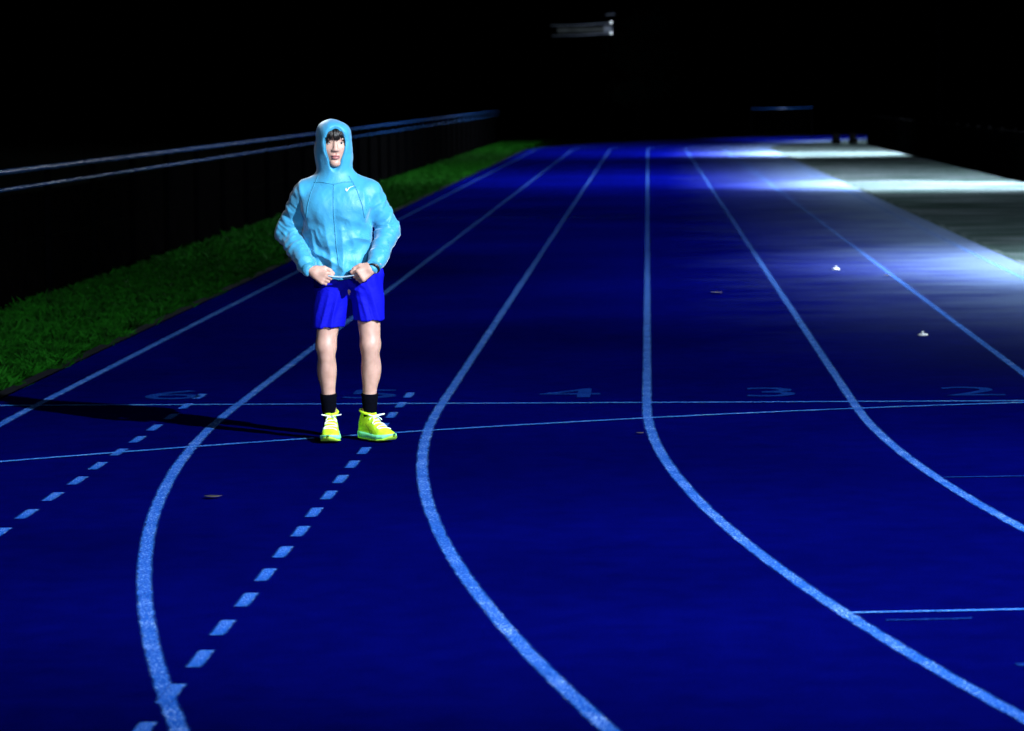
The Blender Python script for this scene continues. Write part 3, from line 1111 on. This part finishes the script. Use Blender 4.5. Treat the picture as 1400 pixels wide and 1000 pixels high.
def swoosh(n=18):
    """outline of the tick mark: a hooked tail that sweeps up to a point on the right"""
    up_, lo_ = [], []
    for i in range(n + 1):
        t = i / n
        x = -1 + 2 * t
        yc = .55 * t ** 1.25 - .02
        lo_.append((x * .5 + .0, yc * .62 - .30 * math.exp(-((t - .16) / .16) ** 2)))
        up_.append((x * .5, yc * .62 + .10 * (1 - t) ** .8 * (0.3 + t) + .12 * math.exp(-((t - .02) / .09) ** 2) - .16 * math.exp(-((t - .16) / .14) ** 2)))
    up_[-1] = lo_[-1]
    return lo_, up_


def decal(name, proj, mat, parent, w, flipx=False):
    lo_, up_ = swoosh()
    v, f = [], []
    for (a, b) in zip(lo_, up_):
        for p in (a, b):
            v.append(proj((-p[0] if flipx else p[0]) * w, p[1] * w))
    n = len(lo_)
    f = [(2 * i, 2 * i + 2, 2 * i + 3, 2 * i + 1) for i in range(n - 1)]
    return mesh_obj(name, v, f, mat, parent)


lc = (.010, 1.337)
decal('logo', lambda a, b: front(lc[0] + a, lc[1] + b, .0035), M['logo'], jacket, .047)

# hood edge binding and drawcord: follow the opening with rays cast from the middle of the face
edge_pts = []
for k in range(72):
    a = 2 * math.pi * k / 72
    ca_, sa_ = math.cos(a), math.sin(a)
    rx = .062
    rz = .104 if sa_ > 0 else .150
    best = None
    for f in np.linspace(.75, 1.25, 26):
        o = head_pt((ca_ * rx * f, .20, -.012 + sa_ * rz * f))
        h = bvh.ray_cast(Vector(o), Vector(-HA[1]))
        if h[0] is not None:
            loc = (np.array(h[0]) - HEAD) @ HA.T
            if loc[1] > .015:
                best = h[0] + h[1] * .001
                break
    if best is not None:
        edge_pts.append(best)
if len(edge_pts) > 10:
    P = np.array(edge_pts)
    for _ in range(3):
        P = .5 * P + .25 * (np.roll(P, 1, 0) + np.roll(P, -1, 0))
    tube_obj('hood_binding', list(P) + [P[0]], .0042, M['jacket_trim'], jacket, 8)
    Q = P + np.array([0, .004, 0]) + (HEAD - P) * np.array([.06, 0, .03])
    tube_obj('hood_cord', list(Q) + [Q[0]], .0028, M['piping'], jacket, 6)
# elastic cuffs
for sh, el, wr in ((SH_R, EL_R, WR_R), (SH_L, EL_L, WR_L)):
    d = unit(wr - el)
    tube_obj('cuff', [wr - d * .008, wr + d * .002, wr + d * .014, wr + d * .020], [.036, .0385, .0375, .033], M['jacket_trim'], jacket, 20)
# hem band
bm = bmesh.new()
ringn = 72
rows = []
for (z, k) in ((.893, .955), (.897, 1.0), (.912, 1.005), (.922, .99)):
    row = []
    for i in range(ringn):
        a = 2 * math.pi * i / ringn
        rr = k * (1 + .018 * math.sin(a * 17) + .01 * math.sin(a * 29 + 1))
        row.append(bm.verts.new((-.050 + .164 * rr * math.cos(a), -.005 + .124 * rr * math.sin(a), z + .003 * math.sin(a * 5))))
    rows.append(row)
for a_, b_ in zip(rows, rows[1:]):
    for i in range(ringn):
        bm.faces.new((a_[i], a_[(i + 1) % ringn], b_[(i + 1) % ringn], b_[i]))
bm_obj('hem_band', bm, M['jacket'], jacket, True)
# pale waist cord stretched between the hands
tube_obj('waist_cord', [(-.125, -.190, .889), (-.085, -.170, .880), (-.04, -.164, .876), (.0, -.168, .880), (.055, -.190, .894)], .0045, M['cord'], person, 8)

# ---- shorts
G = .0055
S_ = Field(np.arange(-.27, .24, G), np.arange(-.19, .21, G), np.arange(.55, .93, G))
S_.cone((-.095, .015, .875), (.070, .015, .875), .092, .092, .0, sy=1.05)
S_.cone((-.100, .015, .87), (-.128, -.002, .60), .095, .084, .03)
S_.cone((.072, .015, .87), (.094, -.002, .635), .093, .082, .03)
X_, Y_, Z_ = np.meshgrid(*S_.ax, indexing='ij', sparse=True)
cut = np.where(X_ < -.018, .600 + .02 * (X_ + .12), .636 + .03 * (X_ - .1)) - Z_
S_.F = np.maximum(S_.F, cut)
S_.F = np.maximum(S_.F, Z_ - .915)
inner = np.minimum(sd_cone((X_, Y_, Z_), (-.122, 0, .70), (-.131, -.004, .50), .072, .076), sd_cone((X_, Y_, Z_), (.090, 0, .72), (.097, -.004, .52), .070, .074))
S_.F = np.maximum(S_.F, -inner)
V, Fc = S_.mesh()
V = smooth_verts(V, Fc, 2, .5)
N_ = vnormals(V, Fc)
q = np.stack([V[:, 0] * 22 + V[:, 2] * 6 * np.sign(V[:, 0] + .015), V[:, 1] * 15, V[:, 2] * 5], 1)
disp = .010 * (ridge(q, 21) - .45)
q = np.stack([V[:, 0] * 8, V[:, 1] * 9, V[:, 2] * 20 + 12 * np.abs(V[:, 0] + .015)], 1)
disp += np.clip((V[:, 2] - .7) / .1, .2, 1) * .007 * (ridge(q, 22) - .45)
V = V + N_ * disp[:, None]
shorts = net_obj('shorts', V, Fc, M['shorts'], person)

# ---- socks
for an, kn in ((AN_R, KN_R), (AN_L, KN_L)):
    d = unit(kn - an)
    pts = [an + d * t for t in (-.05, .0, .05, .10, .137, .142)]
    tube_obj('sock', pts, [.026, .030, .0375, .0425, .0450, .0425], M['sock'], person, 22)


# ---- shoes
def lerp_tab(tab, a):
    xs_, ys_ = zip(*tab)
    return float(np.interp(a, xs_, ys_))


W_TAB = [(-.075, .004), (-.070, .020), (-.055, .036), (-.02, .042), (.05, .042), (.11, .049), (.145, .051), (.18, .043), (.205, .026), (.217, .012), (.220, .003)]
H_TAB = [(-.075, .060), (-.066, .128), (-.05, .138), (-.01, .138), (.03, .135), (.05, .120), (.08, .101), (.12, .078), (.16, .060), (.19, .050), (.21, .043), (.220, .034)]
Z_TAB = [(-.075, .040), (-.05, .036), (.05, .032), (.12, .026), (.18, .030), (.220, .037)]
B_TAB = [(-.075, .014), (-.05, .002), (.0, .0), (.14, .0), (.18, .006), (.220, .026)]


def make_shoe(an, toe, inner_sign):
    toe = unit(toe)
    sd = np.array([-toe[1], toe[0], 0.])
    base = np.array([an[0], an[1], 0.0])
    sh = empty('shoe', (0, 0, 0), 0, person)
    A = np.concatenate([np.linspace(-.075, -.05, 7), np.linspace(-.045, .18, 34), np.linspace(.185, .220, 10)])
    def P(a, b, z):
        bend = inner_sign * .010 * math.sin((a + .07) / .29 * math.pi)
        return base + toe * a + sd * (b + bend) + np.array([0, 0, z])
    def upper(a, th):
        w = lerp_tab(W_TAB, a) * .95; h = lerp_tab(H_TAB, a); z0 = lerp_tab(Z_TAB, a) - .004
        c, s = math.cos(th), math.sin(th)
        narrow = 1 - .20 * max(0, s) ** 2 * np.clip((h - .08) / .07, 0, 1)
        b = w * np.sign(c) * abs(c) ** (.62) * narrow
        z = z0 + (h - z0) * abs(s) ** (.85)
        return P(a, b, z)
    n = 22
    v = [upper(a, math.pi * k / n) for a in A for k in range(n + 1)]
    m_ = n + 1
    f = [(i * m_ + k, (i + 1) * m_ + k, (i + 1) * m_ + k + 1, i * m_ + k + 1) for i in range(len(A) - 1) for k in range(n)]
    ou = mesh_obj('upper', v, f, M['shoe'], sh, True)
    sb = ou.modifiers.new('sub', 'SUBSURF'); sb.levels = 1; sb.render_levels = 1
    def slab(name, zt, zb, grow, mat, parent):
        v, f = [], []
        for a in A:
            w = lerp_tab(W_TAB, a) * grow
            t, b = zt(a), zb(a)
            for (bb, z) in ((-w * .93, b), (-w, b * .7 + t * .3), (-w * 1.03, (t + b) / 2), (-w * .98, t), (w * .98, t), (w * 1.03, (t + b) / 2), (w, b * .7 + t * .3), (w * .93, b)):
                v.append(P(a, bb, z))
        for i in range(len(A) - 1):
            for k in range(8):
                f.append((i * 8 + k, i * 8 + (k + 1) % 8, (i + 1) * 8 + (k + 1) % 8, (i + 1) * 8 + k))
        f.append(tuple(range(8))); f.append(tuple(range((len(A) - 1) * 8, len(A) * 8))[::-1])
        return mesh_obj(name, v, f, mat, parent, True)
    slab('sole', lambda a: lerp_tab(Z_TAB, a) + .006, lambda a: lerp_tab(B_TAB, a) + .009, 1.10, M['sole'], sh)
    slab('outsole', lambda a: lerp_tab(B_TAB, a) + .009, lambda a: lerp_tab(B_TAB, a), 1.06, M['outsole'], sh)
    # collar rim
    cr = []
    for k in range(25):
        t = 2 * math.pi * k / 24
        a = -.008 + .052 * math.cos(t)
        cr.append(P(a, .037 * math.sin(t), .139 + .010 * math.cos(t + math.pi) + .004))
    tube_obj('collar', cr, .0075, M['shoe'], sh, 8)
    # laces
    bm = bmesh.new()
    for j in range(5):
        a = .055 + .022 * j
        pts = []
        for k in range(9):
            th = math.pi * (.30 + .40 * k / 8)
            p = upper(a + .010 * (k / 8 - .5) * (1 if j % 2 else -1), th)
            c = upper(a, math.pi / 2) - np.array([0, 0, .03])
            pts.append(p + unit(p - c) * .003)
        add_tube(bm, pts, .0026, 6)
    top = upper(.050, math.pi / 2) + np.array([0, 0, .006])
    for s_, ln in ((1, .055), (-1, .05)):
        loop = []
        for k in range(13):
            t = 2 * math.pi * k / 12
            loop.append(top + sd * s_ * (ln * .5 * (1 - math.cos(t))) + toe * (.011 * math.sin(t) + .012 * (1 - math.cos(t))) + np.array([0, 0, .006 * (1 - math.cos(t)) - .002]))
        add_tube(bm, loop, .0024, 6)
        add_tube(bm, [top, top + sd * s_ * .016 + toe * .022 + np.array([0, 0, -.004]), top + sd * s_ * .026 + toe * .04 + np.array([0, 0, -.020])], .0022, 6)
    bm_obj('laces', bm, M['lace'], sh, True)
    # tick marks on both flanks
    for th0, sgn in ((.16, 1), (math.pi - .16, -1)):
        def proj(a, b):
            th = th0 + sgn * (b + .004) * 11
            aa = .055 - a
            p = upper(aa, th); p2 = upper(aa, th + .02); p3 = upper(aa + .002, th)
            nn = np.cross(p2 - p, p3 - p); nn = unit(nn)
            cc = P(aa, 0, .06)
            if nn @ (p - cc) < 0: nn = -nn
            return p + nn * .0022
        decal('shoe_logo', proj, M['shoe_mark'], sh, .075)
    return sh


make_shoe(AN_R, TOE_R, 1)
make_shoe(AN_L, TOE_L, -1)

# ---- watch on the left wrist
d = unit(WR_L - EL_L)
wc = WR_L + d * .030
watch = empty('watch', (0, 0, 0), 0, person)
bm = bmesh.new()
a1 = unit(np.cross(d, [0, 0, 1])); a2 = np.cross(d, a1)
add_tube(bm, [wc + (a1 * math.cos(t) + a2 * math.sin(t)) * .030 for t in np.linspace(0, 2 * math.pi, 33)], .006, 8)
bm_obj('strap', bm, M['watch'], watch, True)
nd = unit(a1 * .9 - d * .1 + np.array([.3, -.3, .0]))
tube_obj('dial', [wc + nd * .026, wc + nd * .034, wc + nd * .040, wc + nd * .041], [.019, .020, .018, .012], M['glass'], watch, 20)

# ------------------------------------------------------------------ small things on the track
def stud(x, y, label):
    t = tag(empty('marker_stud', (x, y, .001)), label, 'marker', 'small white studs lying on the inner lanes')
    tube_obj('disc', [(0, 0, 0), (0, 0, .008), (0, 0, .014), (0, 0, .016)], [.040, .038, .026, .012], M['stud'], t, 20)
    tube_obj('knob', [(0, 0, .016), (0, 0, .026), (0, 0, .032), (0, 0, .033)], [.010, .010, .008, .003], M['stud'], t, 14)
    return t


stud(1.93, 33.1, 'small white marker stud farther up the lane, nearer the pool of light')
stud(2.055, 24.1, 'small white marker stud just before the painted lane numbers')


def leaf(x, y, rz, s, label):
    v, f = [], []
    n = 8
    for i in range(n + 1):
        t = i / n
        w = s * .34 * math.sin(math.pi * t ** .8) * (1 + .15 * math.sin(t * 20))
        z = s * (.05 + .25 * (t - .5) ** 2)
        v += [(-s / 2 + s * t, -w, z + .12 * w), (-s / 2 + s * t, 0, z), (-s / 2 + s * t, w, z + .18 * w)]
    for i in range(n):
        for k in (0, 1):
            f.append((i * 3 + k, i * 3 + 3 + k, i * 3 + 4 + k, i * 3 + 1 + k))
    o = mesh_obj('fallen_leaf', v, f, M['dead_leaf'], None, True)
    o.location = (x, y, .006)
    o.rotation_euler = (0, 0, rz)
    md = o.modifiers.new('thick', 'SOLIDIFY'); md.thickness = .0012
    return tag(o, label, 'leaf', 'fallen leaves on the track')


leaf(-2.0, 14.5, .3, .085, 'brown dry leaf on the lane left of the runner')
leaf(2.36, 31.8, 1.2, .10, 'dry leaf lying beside the farther white stud')
leaf(.62, 29.2, .1, .12, 'dark dry leaf alone in the lane right of centre')
leaf(-.05, 17.2, .6, .05, 'small dry leaf near the curved start line')

# ------------------------------------------------------------------ far end
GX, GY = -1.46, 130.0
g = tag(empty('sign_gantry', (GX, GY, -.06)), 'distant pole with a dim grey panel between two pale rails above the black far end', 'gantry')  # no real sign: rails and panel stand in for streaks of lamp light
tube_obj('pole', [(0, 0, 0), (0, 0, 3), (0, 0, 5.0)], [.09, .07, .05], M['dark_metal'], g, 12)
tube_obj('cross_bar', [(-.22, 0, 5.03), (.16, 0, 5.06)], .035, M['white_metal'], g, 8)
tube_obj('rail', [(-2.45, -.06, 4.62), (-1.2, -.06, 4.63), (-.06, -.06, 4.70)], .028, M['white_metal'], g, 8)  # rails and panel are modelled on blurred streaks of lamp light
tube_obj('rail', [(-2.40, -.06, 4.20), (-1.2, -.06, 4.22), (-.06, -.06, 4.28)], .028, M['white_metal'], g, 8)
bm = bmesh.new(); add_box(bm, (-2.2, -.03, 4.32), (-.2, .03, 4.54), .01); bm_obj('panel', bm, M['grey_panel'], g)
bm = bmesh.new(); add_box(bm, (-.3, -.08, 4.34), (.06, -.035, 4.58), .02); bm_obj('equipment_box', bm, M['white_metal'], g)
for z in (4.72, 4.29):
    bm = bmesh.new()
    bmesh.ops.create_uvsphere(bm, u_segments=12, v_segments=8, radius=.045, matrix=Matrix.Translation((0, -.1, z)))
    bm_obj('lamp', bm, M['lamp_glow'], g, True)
pl = bpy.data.lights.new('gantry_lamp', 'POINT'); pl.energy = 5; pl.color = (.8, .9, 1); pl.shadow_soft_size = .06
po = bpy.data.objects.new('gantry_lamp', pl); po.location = (GX - .4, GY - 1.1, 4.4); col.objects.link(po)


def tree(x, y, h, cr_, n, label, sd_):
    rr = random.Random(sd_)
    t = tag(empty('tree', (x, y, -.06)), label, 'tree')
    tube_obj('trunk', [(0, 0, 0), (.08, 0, h * .3), (-.05, .1, h * .55), (.05, 0, h * .85)], [.2, .15, .10, .03], M['bark'], t, 10)
    bm = bmesh.new()
    for k in range(9):
        a = k * 2.4
        z = h * (.3 + .06 * k)
        add_tube(bm, [(0, 0, z), (math.cos(a) * cr_ * .4, math.sin(a) * cr_ * .4, z + .5), (math.cos(a) * cr_ * .8, math.sin(a) * cr_ * .8, z + .9)], [.06, .04, .012], 6)
    bm_obj('branches', bm, M['bark'], t, True)
    v, f = [], []
    cl = [(rr.gauss(0, cr_ * .45), rr.gauss(0, cr_ * .45), h * rr.uniform(.35, 1.0)) for _ in range(40)]
    for k in range(n):
        c = rr.choice(cl)
        p = Vector((c[0] + rr.gauss(0, .28), c[1] + rr.gauss(0, .28), c[2] + rr.gauss(0, .24)))
        e = Euler((rr.uniform(0, 6.28), rr.uniform(0, 6.28), rr.uniform(0, 6.28))).to_matrix()
        s = rr.uniform(.05, .10)
        b = len(v)
        for q in ((-s, 0, 0), (0, -s * .5, .01), (s, 0, 0), (0, s * .5, .01)):
            v.append(p + e @ Vector(q))
        f.append((b, b + 1, b + 2, b + 3))
    mesh_obj('crown', v, f, M['leaf'], t)


tree(GX + .95, GY + 5.0, 4.9, 1.3, 5000, 'dim leafy tree in the dark behind the sign gantry', 3)  # the sign gantry is a pole with built light streaks

# made-up far barrier; its top bar takes the shape of a light streak
fb = tag(empty('far_barrier', (4.15, 129.5, -.06)), 'far crowd barrier with one thin pale top bar in the dark', 'barrier')  # made-up barrier, stands in for a streak of light
tube_obj('top_bar', [(0, 0, 1.20), (1.2, 0, 1.205), (2.45, 0, 1.235)], .012, M['rail'], fb, 8)
for x in (.02, 2.43):
    tube_obj('leg', [(x, 0, 0), (x, 0, 1.19)], .018, M['dark_metal'], fb, 8)
for k in range(12):
    tube_obj('bar', [(.2 + k * .18, 0, .15), (.2 + k * .18, 0, 1.18)], .008, M['dark_metal'], fb, 6)
tube_obj('bottom_bar', [(.04, 0, .15), (2.41, 0, .15)], .015, M['dark_metal'], fb, 8)

# two dark bollards at the far bend
for x, lab in ((6.62, 'short dark bollard at the far bend, the one nearer the track'), (7.22, 'short dark bollard at the far bend, the one nearer the low fence')):
    t = tag(empty('bollard', (x, 113.5, -.03)), lab, 'bollard', 'dark bollards at the far bend')
    tube_obj('shaft', [(0, 0, 0), (0, 0, .2), (0, 0, .30)], [.16, .14, .13], M['dark_metal'], t, 14)
    tube_obj('cap', [(0, 0, .302), (0, 0, .33), (0, 0, .36), (0, 0, .37)], [.15, .15, .11, .03], M['dark_metal'], t, 14)
